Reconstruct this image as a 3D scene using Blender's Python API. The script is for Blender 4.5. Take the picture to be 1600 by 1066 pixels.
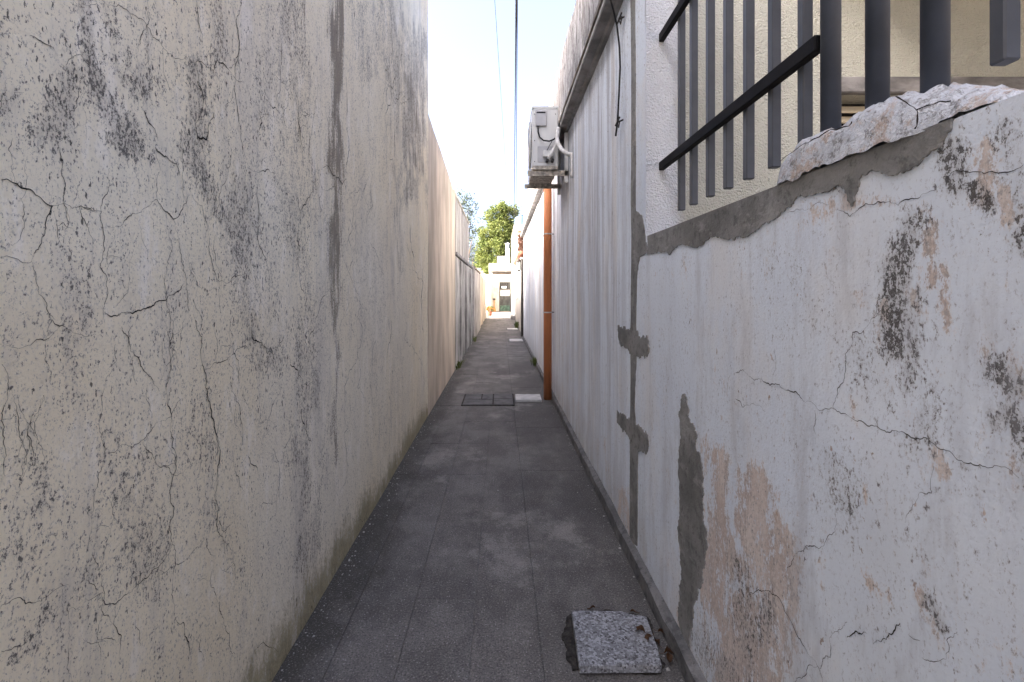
import bpy, bmesh, math, random
import numpy as np
from mathutils import Vector, Matrix, noise as mnoise
random.seed(7); RNG = np.random.default_rng(11)
for o in list(bpy.data.objects): bpy.data.objects.remove(o)
S = bpy.context.scene; COL = S.collection
# ------------------------------------------------------------------ camera, sky, sun, exposure
F = 777.8; U0, V0, EYE = 782.0, 457.0, 1.45          # measured focal length (px), vanishing point, eye height
cd = bpy.data.cameras.new('camera'); cam = bpy.data.objects.new('camera', cd); COL.objects.link(cam)
cam.location = (0, 0, EYE); cam.rotation_euler = (math.pi/2, 0, 0)
cd.sensor_width = 36; cd.lens = 17.5; cd.shift_x = 18/1600; cd.shift_y = -76/1600
cd.clip_start = 0.02; cd.clip_end = 2000; S.camera = cam
SUN = Vector((1.58, .72, -.97)).normalized()           # direction the sunlight travels
W = bpy.data.worlds.new('World'); S.world = W; W.use_nodes = True
wn = W.node_tree; bg = wn.nodes['Background']; sk = wn.nodes.new('ShaderNodeTexSky'); sk.sky_type = 'NISHITA'
sk.sun_disc = False; sk.sun_elevation = math.asin(-SUN.z); sk.sun_rotation = math.atan2(-SUN.x, -SUN.y)
sk.altitude = 50; sk.air_density = 0.40; sk.dust_density = 8.5; sk.ozone_density = 1.3
wn.links.new(sk.outputs[0], bg.inputs[0]); bg.inputs[1].default_value = 0.15
sd = bpy.data.lights.new('sun', 'SUN'); sun = bpy.data.objects.new('sun', sd); COL.objects.link(sun)
sd.energy = 2.0; sd.angle = math.radians(.55); sd.color = (1, .90, .76)
sun.rotation_euler = SUN.to_track_quat('-Z', 'Y').to_euler(); sun.location = (-20, -9, 14)
S.render.engine = 'CYCLES'; S.cycles.max_bounces = 7; S.cycles.diffuse_bounces = 5; S.cycles.glossy_bounces = 2; S.cycles.transmission_bounces = 2
S.view_settings.view_transform = 'Standard'; S.view_settings.look = 'None'; S.view_settings.gamma = 1
S.view_settings.use_curve_mapping = False; S.view_settings.exposure = 3.28
S.render.resolution_x = 1024; S.render.resolution_y = 682
# ------------------------------------------------------------------ node helpers
class Mat:
    def __init__(s, name, rough=.85, spec=.25):
        s.m = bpy.data.materials.new(name); s.m.use_nodes = True; s.t = s.m.node_tree
        s.b = s.t.nodes['Principled BSDF']; s.b.inputs['Roughness'].default_value = rough
        s.b.inputs['Specular IOR Level'].default_value = spec
        s.tc = s.t.nodes.new('ShaderNodeTexCoord').outputs['Object']
    def put(s, sock, v):
        if isinstance(v, bpy.types.NodeSocket): s.t.links.new(v, sock)
        elif isinstance(v, (tuple, list)) and len(v) == 3 and sock.type == 'RGBA': sock.default_value = (*v, 1)
        else: sock.default_value = v
    def math(s, op, a, b=0, c=0):
        n = s.t.nodes.new('ShaderNodeMath'); n.operation = op
        for i, v in enumerate((a, b, c)): s.put(n.inputs[i], v)
        return n.outputs[0]
    def vec(s, scale=(1,1,1), loc=(0,0,0)):
        n = s.t.nodes.new('ShaderNodeMapping'); s.put(n.inputs[0], s.tc)
        n.inputs['Scale'].default_value = scale; n.inputs['Location'].default_value = loc
        return n.outputs[0]
    def noise(s, scale=5, detail=4, rough=.55, st=(1,1,1), loc=(0,0,0), dist=0, col=False):
        n = s.t.nodes.new('ShaderNodeTexNoise'); s.put(n.inputs['Vector'], s.vec(st, loc))
        n.inputs['Scale'].default_value = scale; n.inputs['Detail'].default_value = min(detail, max(1.0, math.log2(900/scale)))
        n.inputs['Roughness'].default_value = rough; n.inputs['Distortion'].default_value = dist
        return n.outputs['Color' if col else 'Fac']
    def voro(s, scale=20, st=(1,1,1), loc=(0,0,0), out='Distance', rnd=1, feature='F1'):
        n = s.t.nodes.new('ShaderNodeTexVoronoi'); n.feature = feature; s.put(n.inputs['Vector'], s.vec(st, loc))
        n.inputs['Scale'].default_value = scale; n.inputs['Randomness'].default_value = rnd
        return n.outputs[out]
    def step(s, v, a, b, lo=0, hi=1):
        n = s.t.nodes.new('ShaderNodeMapRange'); n.interpolation_type = 'SMOOTHSTEP'; s.put(n.inputs[0], v)
        for i, x in enumerate((a, b, lo, hi)): n.inputs[1+i].default_value = x
        return n.outputs[0]
    def mix(s, f, a, b, mode='MIX'):
        n = s.t.nodes.new('ShaderNodeMix'); n.data_type = 'RGBA'; n.blend_type = mode
        s.put(n.inputs[0], f); s.put(n.inputs[6], a); s.put(n.inputs[7], b); return n.outputs[2]
    def attr(s, name):
        n = s.t.nodes.new('ShaderNodeAttribute'); n.attribute_name = name; return n.outputs['Fac']
    def sep(s, i):
        n = s.t.nodes.new('ShaderNodeSeparateXYZ'); s.put(n.inputs[0], s.tc); return n.outputs[i]
    def objrand(s):
        return s.t.nodes.new('ShaderNodeObjectInfo').outputs['Random']
    def color(s, c): s.put(s.b.inputs['Base Color'], c)
    def bump(s, h, strength=.4, dist=.01):
        n = s.t.nodes.new('ShaderNodeBump'); n.inputs['Strength'].default_value = strength; n.inputs['Distance'].default_value = dist
        s.put(n.inputs['Height'], h); s.t.links.new(n.outputs[0], s.b.inputs['Normal'])
def simple(name, c, rough=.8, var=.25, scale=12, st=(1,1,1), bump=.15, bscale=60, metal=0, spec=.25, bd=.004):
    M = Mat(name, rough, spec); n = M.noise(scale, 5, .6, st)
    d = tuple(x*(1-var) for x in c); l = tuple(min(1, x*(1+var*.6)) for x in c)
    M.color(M.mix(M.step(n, .3, .7), d, l)); M.b.inputs['Metallic'].default_value = metal
    if bump: M.bump(M.noise(bscale, 3), bump, bd)
    return M.m
# ------------------------------------------------------------------ materials
def mat_left_wall():
    M = Mat('aged cream plaster', .92, .15)
    def cen(x, k): return M.math('MULTIPLY', M.math('SUBTRACT', x, .5), k)
    big = M.noise(1.1, 4, .65, (1,1,.6)); mid = M.noise(9, 6, .75, (1,1,.35), (3,1,6)); fine = M.noise(58, 6, .85, (1,1,.6)); grain = M.noise(150, 4, .85, (1,1,.75), (8,2,2))
    c = M.mix(M.step(big, .3, .72), (.775,.675,.49), (.845,.76,.585))
    c = M.mix(M.step(M.noise(.7, 2, .5, (1,1,.6), (3,8,1)), .45, .72, 0, .45), c, (.73,.70,.63))
    c = M.mix(M.step(M.noise(3.2, 6, .74, (1,1,.13), (5,0,2)), .53, .66, 0, .34), c, (.46,.43,.40))         # drip streaks
    c = M.mix(M.step(mid, .53, .64, 0, .26), c, (.52,.48,.44))
    c = M.mix(M.step(mid, .46, .36, 0, .5), c, (.90,.84,.75))
    c = M.mix(M.step(grain, .53, .63, 0, .42), c, (.40,.365,.33))                                            # pitting
    g = M.attr('grime')
    gm = M.math('ADD', M.math('MULTIPLY', g, .50), M.math('ADD', cen(fine, 2.6), M.math('ADD', cen(grain, 3.0), cen(mid, .9))))
    c = M.mix(M.step(M.math('ADD', g, M.math('ADD', cen(fine, 1.6), cen(mid, 1.4))), .25, 1.0, 0, .55), c, (.35,.315,.27))
    c = M.mix(M.step(gm, .24, .52, 0, .50), c, (.30,.27,.235))
    c = M.mix(M.step(gm, .50, .66, 0, .82), c, (.095,.085,.078))                                            # granular black growth
    for sc, th, pr, loc in ((17, .10, .88, (0,0,0)), (40, .15, .80, (4,4,4)), (85, .20, .66, (1,5,2))):
        vm = M.t.nodes.new('ShaderNodeVectorMath'); vm.operation = 'MULTIPLY_ADD'
        M.put(vm.inputs[0], M.noise(sc*1.3, 3, .7, (1,1,.6), loc, col=True)); vm.inputs[1].default_value = (1.2/sc,)*3; M.put(vm.inputs[2], M.vec((1,1,.42), loc))
        vn = M.t.nodes.new('ShaderNodeTexVoronoi'); M.put(vn.inputs['Vector'], vm.outputs[0]); vn.inputs['Scale'].default_value = sc
        n = M.t.nodes.new('ShaderNodeSeparateColor'); M.put(n.inputs[0], vn.outputs['Color'])
        on = M.step(M.math('ADD', n.outputs[0], M.math('ADD', M.math('MULTIPLY', g, .25), cen(M.noise(2.4, 4, .7, (1,1,.6), (7,1,sc)), 2.0))), pr+.04, pr+.09)
        d = M.math('DIVIDE', vn.outputs['Distance'], M.math('MULTIPLY', M.math('ADD', n.outputs[1], .35), th))
        c = M.mix(M.math('MULTIPLY', on, M.step(d, 1.2, .8, 0, .9)), c, (.06,.053,.047))
    sm = M.math('ADD', M.attr('streak'), M.math('ADD', cen(M.noise(20, 6, .8, (1,1,.16)), 2.6), cen(grain, 1.6)))
    c = M.mix(M.step(sm, .40, .85, 0, .80), c, (.15,.118,.09))
    ms = M.attr('moss'); mm = M.step(M.math('ADD', ms, M.math('ADD', cen(mid, 1.6), cen(fine, 1.6))), .35, 1.0, 0, .78)
    c = M.mix(mm, c, M.mix(M.step(fine, .4, .6), (.13,.115,.045), (.36,.30,.17)))
    M.color(c); M.bump(M.noise(48, 4, .75), .55, .006)
    return M.m
def mat_right_wall():
    M = Mat('weathered white paint', .85, .25)
    def cen(x, k): return M.math('MULTIPLY', M.math('SUBTRACT', x, .5), k)
    mid = M.noise(7, 6, .74, (1,1,.30), (2,3,4)); fine = M.noise(34, 6, .85, (1,1,.5)); grain = M.noise(110, 4, .85, (1,1,.7), (2,9,4))
    c = M.mix(M.step(M.noise(1.3, 4, .6), .3, .7), (.735,.785,.86), (.80,.845,.90))
    c = M.mix(M.step(M.noise(2.4, 5, .65, (1,1,.6), (1,7,3)), .50, .70, 0, .40), c, (.80,.755,.70))          # cream undertone showing through
    up = M.attr('drip_and_shade'); dr = M.noise(6, 6, .72, (1,1,.035)); d2 = M.noise(24, 5, .75, (1,1,.06), (3,3,3))
    c = M.mix(M.math('MULTIPLY', up, M.step(M.math('ADD', M.math('MULTIPLY', dr, .6), M.math('MULTIPLY', d2, .4)), .43, .58, 0, .80)), c, (.38,.38,.405))
    c = M.mix(M.math('MULTIPLY', up, M.step(M.noise(2.6, 5, .65, (1,1,.06), (8,1,8)), .52, .64, 0, .5)), c, (.72,.655,.58))
    c = M.mix(M.math('MULTIPLY', up, M.step(M.math('ADD', cen(d2, 1.6), cen(fine, 1.8)), .22, .5, 0, .55)), c, (.20,.19,.19))
    c = M.mix(M.math('MULTIPLY', M.attr('damp'), M.step(mid, .36, .62, .1, .75)), c, (.40,.36,.32))
    pa = M.math('ADD', M.attr('peel'), M.math('ADD', cen(fine, 2.6), M.math('ADD', cen(mid, 2.2), cen(grain, 1.2))))
    pm = M.step(pa, .62, .72); c = M.mix(M.step(pa, .28, .66, 0, .34), c, (.76,.66,.60))
    pc = M.mix(M.step(mid, .4, .62), (.56,.44,.37), (.72,.62,.55)); pc = M.mix(M.step(M.math('ADD', cen(grain, 1.5), cen(d2, 1.5)), .0, .32, 0, .75), pc, (.33,.27,.23)); pc = M.mix(M.step(grain, .46, .38, 0, .6), pc, (.80,.74,.70))
    c = M.mix(M.math('MULTIPLY', pm, .85), c, pc); c = M.mix(M.math('MULTIPLY', M.step(pa, .56, .62), M.step(pa, .72, .66, 0, .28)), c, (.42,.37,.34))  # peel colour, then a dark rim painting the shadow at its edges
    mo = M.attr('mould'); ma = M.math('ADD', mo, M.math('ADD', cen(M.noise(46, 6, .85, (1,1,.55), (5,5,5)), 2.4), M.math('ADD', cen(grain, 3.0), cen(mid, 1.0))))
    c = M.mix(M.step(M.math('ADD', mo, cen(mid, 1.6)), .25, 1.0, 0, .45), c, (.40,.385,.37)); c = M.mix(M.step(ma, .34, .70, 0, .42), c, (.36,.34,.33)); c = M.mix(M.step(ma, .70, .90, 0, .92), c, (.07,.061,.055))
    c = M.mix(M.step(M.noise(4, 6, .76, (1,1,.25), (6,2,9)), .50, .66, 0, .44), c, (.47,.47,.49))            # soot film
    c = M.mix(M.step(grain, .55, .66, 0, .32), c, (.44,.43,.445))
    for sc, th, pr, loc in ((24, .10, .90, (0,0,0)), (60, .16, .82, (3,2,1))):
        vm = M.t.nodes.new('ShaderNodeVectorMath'); vm.operation = 'MULTIPLY_ADD'
        M.put(vm.inputs[0], M.noise(sc*1.3, 3, .7, (1,1,.7), loc, col=True)); vm.inputs[1].default_value = (1.2/sc,)*3; M.put(vm.inputs[2], M.vec((1,1,.5), loc))
        vn = M.t.nodes.new('ShaderNodeTexVoronoi'); M.put(vn.inputs['Vector'], vm.outputs[0]); vn.inputs['Scale'].default_value = sc
        n = M.t.nodes.new('ShaderNodeSeparateColor'); M.put(n.inputs[0], vn.outputs['Color'])
        on = M.step(M.math('ADD', n.outputs[0], cen(M.noise(2.2, 3, .65, (1,1,.7), (sc,1,2)), .9)), pr, pr+.05)
        d = M.math('DIVIDE', vn.outputs['Distance'], M.math('MULTIPLY', M.math('ADD', n.outputs[1], .35), th))
        c = M.mix(M.math('MULTIPLY', on, M.step(d, 1.2, .8, 0, .85)), c, M.mix(n.outputs[2], (.08,.07,.063), (.52,.39,.31)))
    M.color(c); M.bump(M.math('ADD', M.noise(125, 3, .6), M.math('MULTIPLY', M.noise(20, 3), .25)), .30, .004)
    return M.m
def mat_paving(name, d, l, speck=.55, stain=(.062,.056,.052), var=.08):
    M = Mat(name, .8, .25); M.tc = M.t.nodes.new('ShaderNodeNewGeometry').outputs['Position']        # continuous over all pieces
    mid = M.noise(2.6, 6, .74, (1,.7,1)); grain = M.noise(120, 4, .85); low = M.noise(.75, 5, .7, (1,.5,1), (4,4,4))
    c = M.mix(M.step(mid, .38, .64), d, l)
    c = M.mix(M.step(low, .47, .62, 0, .72), c, stain)
    c = M.mix(M.step(M.noise(1.5, 6, .74, (1,.8,1), (9,2,4)), .54, .66, 0, .6), c, tuple(x*1.7 for x in l))
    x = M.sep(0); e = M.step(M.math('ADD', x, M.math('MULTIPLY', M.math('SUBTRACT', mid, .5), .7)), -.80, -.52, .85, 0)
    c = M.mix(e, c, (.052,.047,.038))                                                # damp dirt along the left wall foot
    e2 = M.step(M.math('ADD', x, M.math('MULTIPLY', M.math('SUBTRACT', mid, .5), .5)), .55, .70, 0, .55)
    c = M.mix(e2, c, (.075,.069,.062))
    c = M.mix(M.step(grain, .48, .40, 0, .7), c, tuple(v*.4 for v in d))
    c = M.mix(M.step(grain, .57, .66, 0, .6), c, tuple(v*2.1 for v in l))
    n = M.t.nodes.new('ShaderNodeTexVoronoi'); M.put(n.inputs['Vector'], M.tc); n.inputs['Scale'].default_value = 95
    n2 = M.t.nodes.new('ShaderNodeSeparateColor'); M.put(n2.inputs[0], n.outputs['Color'])
    c = M.mix(M.math('MULTIPLY', M.step(n2.outputs[0], .86, .9), M.step(n.outputs['Distance'], .36, .2, 0, speck)), c, (.55,.53,.51))
    hsv = M.t.nodes.new('ShaderNodeHueSaturation'); M.put(hsv.inputs['Color'], c); M.put(hsv.inputs['Value'], M.math('ADD', 1.0, M.math('MULTIPLY', M.math('SUBTRACT', M.objrand(), .5), var)))
    M.color(hsv.outputs[0]); M.bump(M.noise(90, 4, .75), .5, .004)
    return M.m
def mat_cement(name='fresh grey mortar', a=(.165,.16,.15), b=(.30,.29,.275), sc=4):
    M = Mat(name, .9, .15)
    c = M.mix(M.step(M.noise(sc, 5, .65), .3, .7), a, b)
    c = M.mix(M.step(M.noise(22, 6, .8), .50, .64, 0, .6), c, tuple(x*.5 for x in a)); c = M.mix(M.step(M.noise(9, 6, .8, (1,.4,1), (3,3,3)), .53, .64, 0, .5), c, tuple(x*1.35 for x in b))
    M.color(c); M.bump(M.math('ADD', M.noise(80, 5, .7), M.noise(14, 3)), .6, .006); return M.m
def mat_terrazzo():
    M = Mat('terrazzo stone', .6, .4)
    n = M.t.nodes.new('ShaderNodeSeparateColor'); M.put(n.inputs[0], M.voro(115, out='Color'))
    c = M.mix(M.step(n.outputs[0], .2, .9), (.13,.127,.13), (.36,.36,.37))
    c = M.mix(M.step(M.voro(115, feature='DISTANCE_TO_EDGE'), .10, .02, 0, .8), c, (.25,.25,.255))
    c = M.mix(M.step(n.outputs[1], .86, .9), c, (.07,.065,.065))
    c = M.mix(M.step(M.noise(9, 5, .7), .5, .75, 0, .5), c, (.18,.165,.15))
    M.color(c); M.bump(M.noise(90, 3), .2, .003); return M.m
def mat_stucco():
    M = Mat('rough cream stucco', .95, .1)
    x = M.sep(0)
    t = M.step(M.math('ADD', x, M.math('MULTIPLY', M.math('SUBTRACT', M.noise(6, 4), .5), .12)), .86, .93)
    c = M.mix(t, M.mix(M.noise(3), (.62,.64,.67), (.70,.715,.74)), M.mix(M.noise(3), (.52,.52,.455), (.60,.595,.52)))
    h = M.math('ADD', M.noise(130, 3, .55), M.math('MULTIPLY', M.voro(110), .6))
    c = M.mix(M.step(M.noise(4, 5, .7), .55, .75, 0, .25), c, (.36,.33,.28))
    M.color(c); M.bump(h, 1.0, .012); return M.m
MT = {}
MT['left'] = mat_left_wall(); MT['right'] = mat_right_wall()
M = Mat('dirty broken render', .92, .15)
_g = M.noise(110, 4, .85); _m = M.noise(12, 6, .78, (1,1,1)); _f = M.noise(38, 5, .85)
c = M.mix(M.step(M.noise(5, 4, .6), .35, .65), (.50,.51,.53), (.64,.65,.67)); c = M.mix(M.step(_m, .50, .60, 0, .85), c, (.46,.36,.29)); c = M.mix(M.step(_m, .46, .38, 0, .7), c, (.26,.245,.23))
c = M.mix(M.step(_f, .52, .62, 0, .7), c, (.15,.135,.12)); c = M.mix(M.step(_g, .45, .36, 0, .6), c, (.74,.74,.75)); M.color(c); M.bump(M.noise(60, 5, .8), .9, .012); MT['coping'] = M.m
MT['tile'] = mat_paving('worn dark paving tile', (.112,.102,.092), (.175,.160,.146), .34)
MT['screed'] = mat_paving('patched cement screed', (.105,.096,.087), (.175,.161,.147), .3)
MT['mortar'] = mat_cement(); MT['skirt'] = mat_cement('dark skirting cement', (.10,.097,.094), (.20,.192,.184), 6)
MT['terrazzo'] = mat_terrazzo(); MT['stucco'] = mat_stucco()
MT['crack'] = simple('crack shadow line', (.035,.03,.027), 1, .3, 40, bump=0, spec=0)
MT['rail'] = simple('dark blue grey enamel', (.050,.059,.080), .45, .25, 6, bump=.06, bscale=90, spec=.5)
MT['railb'] = simple('dark grey enamel', (.058,.062,.072), .42, .25, 6, bump=.06, bscale=90, spec=.5)
MT['railshade'] = simple('shade black enamel', (.014,.013,.014), .75, .3, 8, bump=.06, bscale=90, spec=.12)  # near-black colour paints the shadowed inner side of the rails
MT['pvc'] = simple('orange brown pvc', (.45,.165,.065), .6, .32, 7, (1,1,.10), .05, 40, spec=.25)
MT['acwhite'] = simple('aged white enamel', (.66,.66,.64), .45, .10, 5, (1,1,.3), .03, 20, spec=.45)
MT['acgrey'] = simple('grey plastic', (.48,.48,.49), .5, .12, 9, bump=.03)
MT['rust'] = simple('rust stained bracket paint', (.50,.455,.39), .75, .55, 30, (1,1,1), .3, 80)
MT['tape'] = simple('white insulation tape', (.66,.65,.63), .7, .25, 18, bump=.5, bscale=45, bd=.01)
MT['black'] = simple('black rubber', (.018,.018,.02), .6, .2, 10, bump=.05)
MT['cable'] = simple('dark cable sheath', (.035,.045,.06), .6, .2, 10, bump=0)
MT['iron'] = simple('weathered iron', (.055,.050,.047), .65, .4, 18, bump=.3)
MT['cornice'] = simple('grey stained cornice cement', (.25,.24,.235), .9, .45, 5, (1,1,2.5), .4, 45, bd=.008)
MT['cornlip'] = simple('brown stained cornice edge', (.25,.215,.18), .9, .5, 9, (1,.6,1), .5, 40, bd=.008)
M = Mat('black streaked parapet plaster', .92, .2)
c = M.mix(M.step(M.noise(2, 5, .6), .3, .7), (.33,.325,.32), (.46,.455,.45)); c = M.mix(M.step(M.noise(8, 6, .75, (1,1,.10)), .42, .56, 0, .8), c, (.20,.19,.185))
c = M.mix(M.step(M.noise(26, 6, .8, (1,1,.22), (4,4,1)), .47, .56, 0, .85), c, (.055,.05,.048)); c = M.mix(M.step(M.noise(5, 5, .7, (1,1,.3), (7,4,1)), .52, .66, 0, .55), c, (.22,.19,.165))
M.color(c); M.bump(M.noise(45, 5, .7), .5, .008); MT['para'] = M.m
MT['slabw'] = simple('pale cement cover', (.50,.49,.47), .8, .25, 9, bump=.3)
MT['cover'] = simple('grey cement hatch', (.115,.11,.107), .82, .35, 8, bump=.5, bscale=50)
MT['bed'] = simple('dark soil and crumbled mortar', (.045,.039,.033), .95, .6, 45, bump=1, bscale=70, bd=.012)
MT['beige'] = simple('sun bleached beige plaster', (.53,.45,.36), .92, .3, 2.2, (1,1,.4), .4, 40, bd=.008)
MT['white'] = simple('chalky white plaster', (.40,.38,.35), .92, .35, 2.4, (1,1,.5), .4, 40, bd=.008)
MT['greyw'] = simple('dirty grey plaster', (.36,.345,.33), .92, .55, 2.8, (1,1,.5), .5, 40, bd=.01)
MT['olive'] = simple('shaded olive render', (.42,.405,.35), .9, .2, 3, bump=.3)  # grey-olive look of the outbuilding's shaded near face, put into the colour
MT['dirt'] = simple('bare earth', (.17,.14,.105), .95, .4, .6, bump=.5, bscale=12)
MT['roof'] = simple('flat roof membrane', (.20,.17,.15), .9, .3, 3)
MT['clay'] = simple('red clay tile', (.20,.075,.045), .85, .45, 9, bump=.3)
MT['door'] = simple('old dark door paint', (.055,.060,.058), .55, .45, 7, (1,1,.4), .2)
MT['doorgreen'] = simple('worn green door paint', (.065,.12,.09), .6, .5, 9, bump=.2)
MT['glass'] = simple('dusty pale glass', (.42,.47,.47), .25, .2, 5, bump=0, spec=.5)
MT['shut'] = simple('cream louvre paint', (.55,.47,.34), .6, .15, 9, bump=.05)
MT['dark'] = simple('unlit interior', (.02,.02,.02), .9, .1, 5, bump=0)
MT['tank'] = simple('blue grey tank plastic', (.07,.11,.17), .55, .15, 4, bump=.05)
MT['bark'] = simple('tree bark', (.13,.095,.07), .95, .4, 12, (1,1,.3), .6, 30, bd=.02)
MT['soil'] = simple('pot soil', (.05,.035,.025), .95, .3, 30)
MT['flower'] = simple('orange petals', (.70,.17,.04), .7, .3, 30, bump=0)
MT['stone'] = simple('pale litter chips', (.38,.36,.33), .9, .5, 60, bump=0)
MT['ochre'] = simple('ochre rusty post', (.42,.24,.09), .85, .4, 15, bump=.3)
def leafmat(name, a, b):
    M = Mat(name, .6, .3); c = M.mix(M.step(M.noise(1.4, 4, .7), .35, .65), a, b); M.color(c)
    tr = M.t.nodes.new('ShaderNodeBsdfTranslucent'); M.put(tr.inputs[0], c); mx = M.t.nodes.new('ShaderNodeMixShader')
    mx.inputs[0].default_value = .35; out = M.t.nodes['Material Output']
    M.t.links.new(M.b.outputs[0], mx.inputs[1]); M.t.links.new(tr.outputs[0], mx.inputs[2]); M.t.links.new(mx.outputs[0], out.inputs[0])
    return M.m
MT['leaf'] = leafmat('sunlit yellow green foliage', (.075,.105,.024), (.15,.17,.045))
MT['leaf2'] = leafmat('blue green foliage', (.045,.065,.035), (.085,.105,.06))
MT['weed'] = leafmat('weed green', (.06,.085,.02), (.12,.14,.04))
MT['dry'] = leafmat('dry brown leaf', (.075,.036,.016), (.14,.07,.032))
# ------------------------------------------------------------------ mesh helpers
class MB:
    def __init__(s): s.v = []; s.f = []
    def add(s, vs, fs):
        k = len(s.v); s.v += [tuple(p) for p in vs]; s.f += [tuple(i+k for i in q) for q in fs]; return s
    def box(s, x0, x1, y0, y1, z0, z1):
        return s.add([(x0,y0,z0),(x1,y0,z0),(x1,y1,z0),(x0,y1,z0),(x0,y0,z1),(x1,y0,z1),(x1,y1,z1),(x0,y1,z1)],
              [(0,3,2,1),(4,5,6,7),(0,1,5,4),(1,2,6,5),(2,3,7,6),(3,0,4,7)])
    def tube(s, pts, r, n=8, cap=True):
        pts = [Vector(p) for p in pts]; R = r if isinstance(r, (list, tuple)) else [r]*len(pts)
        k = len(s.v); a = None
        for i, p in enumerate(pts):
            d = (pts[min(i+1, len(pts)-1)] - pts[max(i-1, 0)]).normalized()
            if a is None: a = d.orthogonal().normalized()
            a = (a - d*a.dot(d)).normalized(); b = d.cross(a)
            for j in range(n):
                t = 2*math.pi*j/n; s.v.append(tuple(p + a*(R[i]*math.cos(t)) + b*(R[i]*math.sin(t))))
        for i in range(len(pts)-1):
            for j in range(n): s.f.append((k+i*n+j, k+i*n+(j+1)%n, k+(i+1)*n+(j+1)%n, k+(i+1)*n+j))
        if cap:
            s.f.append(tuple(k+j for j in range(n))[::-1]); s.f.append(tuple(k+(len(pts)-1)*n+j for j in range(n)))
        return s
    def lathe(s, c, prof, n=16):
        k = len(s.v)
        for r, z in prof:
            for j in range(n):
                t = 2*math.pi*j/n; s.v.append((c[0]+r*math.cos(t), c[1]+r*math.sin(t), c[2]+z))
        for i in range(len(prof)-1):
            for j in range(n): s.f.append((k+i*n+j, k+i*n+(j+1)%n, k+(i+1)*n+(j+1)%n, k+(i+1)*n+j))
        s.f.append(tuple(k+j for j in range(n))[::-1]); s.f.append(tuple(k+(len(prof)-1)*n+j for j in range(n)))
        return s
    def build(s, name, mat, parent=None, bevel=0, smooth=False, seg=1):
        me = bpy.data.meshes.new(name); me.from_pydata(s.v, [], s.f); me.update()
        if bevel:
            bm = bmesh.new(); bm.from_mesh(me)
            es = [e for e in bm.edges if len(e.link_faces) == 2 and e.calc_face_angle(0) > .6]
            bmesh.ops.bevel(bm, geom=es, offset=bevel, segments=seg, affect='EDGES', profile=.5); bm.to_mesh(me); bm.free()
        return link(name, me, mat, parent, smooth)
def link(name, me, mat, parent=None, smooth=False):
    me.materials.append(MT[mat]); o = bpy.data.objects.new(name, me); COL.objects.link(o)
    if parent: o.parent = parent
    if smooth: me.polygons.foreach_set('use_smooth', [True]*len(me.polygons))
    return o
def tag(o, label, cat, group=None):
    o['label'] = label; o['category'] = cat
    if group: o['group'] = group
    return o
def thing(name, label, cat, loc=(0,0,0), group=None):
    # an Empty at the thing's base; its parts keep world coordinates through the inverse matrix
    o = bpy.data.objects.new(name, None); COL.objects.link(o); o.empty_display_size = .1
    return tag(o, label, cat, group)
def box(name, mat, parent, b, bevel=0): return MB().box(*b).build(name, mat, parent, bevel)
def PW(u, v, X):
    # a point measured in the photograph, taken onto the upright plane x = X
    Y = F*X/(u-U0); return (Y, EYE + (V0-v)*Y/F)
def zoom(pts, ox, oy, s): return [(ox+x*s, oy+y*s) for x, y in pts]
def fnoise(Y, Z, sc, seed=0):
    # cheap smooth value noise in numpy
    a = np.asarray(Y)*sc + seed*17.3; b = np.asarray(Z)*sc + seed*9.1
    i = np.floor(a).astype(np.int64); j = np.floor(b).astype(np.int64); fa = a-i; fb = b-j
    fa = fa*fa*(3-2*fa); fb = fb*fb*(3-2*fb)
    def h(p, q):
        t = np.sin(p*127.1 + q*311.7 + seed*74.7)*43758.5453; return t-np.floor(t)
    return (h(i,j)*(1-fa)+h(i+1,j)*fa)*(1-fb) + (h(i,j+1)*(1-fa)+h(i+1,j+1)*fa)*fb
def undul(Y, Z, seed): return .010*(fnoise(Y, Z, 1.3, seed)-.5) + .005*(fnoise(Y, Z, 4.5, seed+3)-.5)
def strokes(Y, Z, X, lst, seed=0, warp=.25):
    # soft stains traced as strokes (photo px) and laid on the wall plane; radius in px at that spot
    u = U0 + F*X/Y; v = V0 - F*(Z-EYE)/Y
    wu = (fnoise(Y, Z, 6, seed)-.5); wv = (fnoise(Y, Z, 6, seed+5)-.5); out = np.zeros_like(u)
    for (x0, y0, x1, y1, r, a) in lst:
        uu = u + wu*r*1.6; vv = v + wv*r*1.6; dx, dy = x1-x0, y1-y0; L = dx*dx+dy*dy+1e-6
        t = np.clip(((uu-x0)*dx + (vv-y0)*dy)/L, 0, 1); d = np.hypot(uu-(x0+t*dx), vv-(y0+t*dy))
        out = np.maximum(out, a*np.clip(1.25-d/r, 0, 1))
    return out
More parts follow.
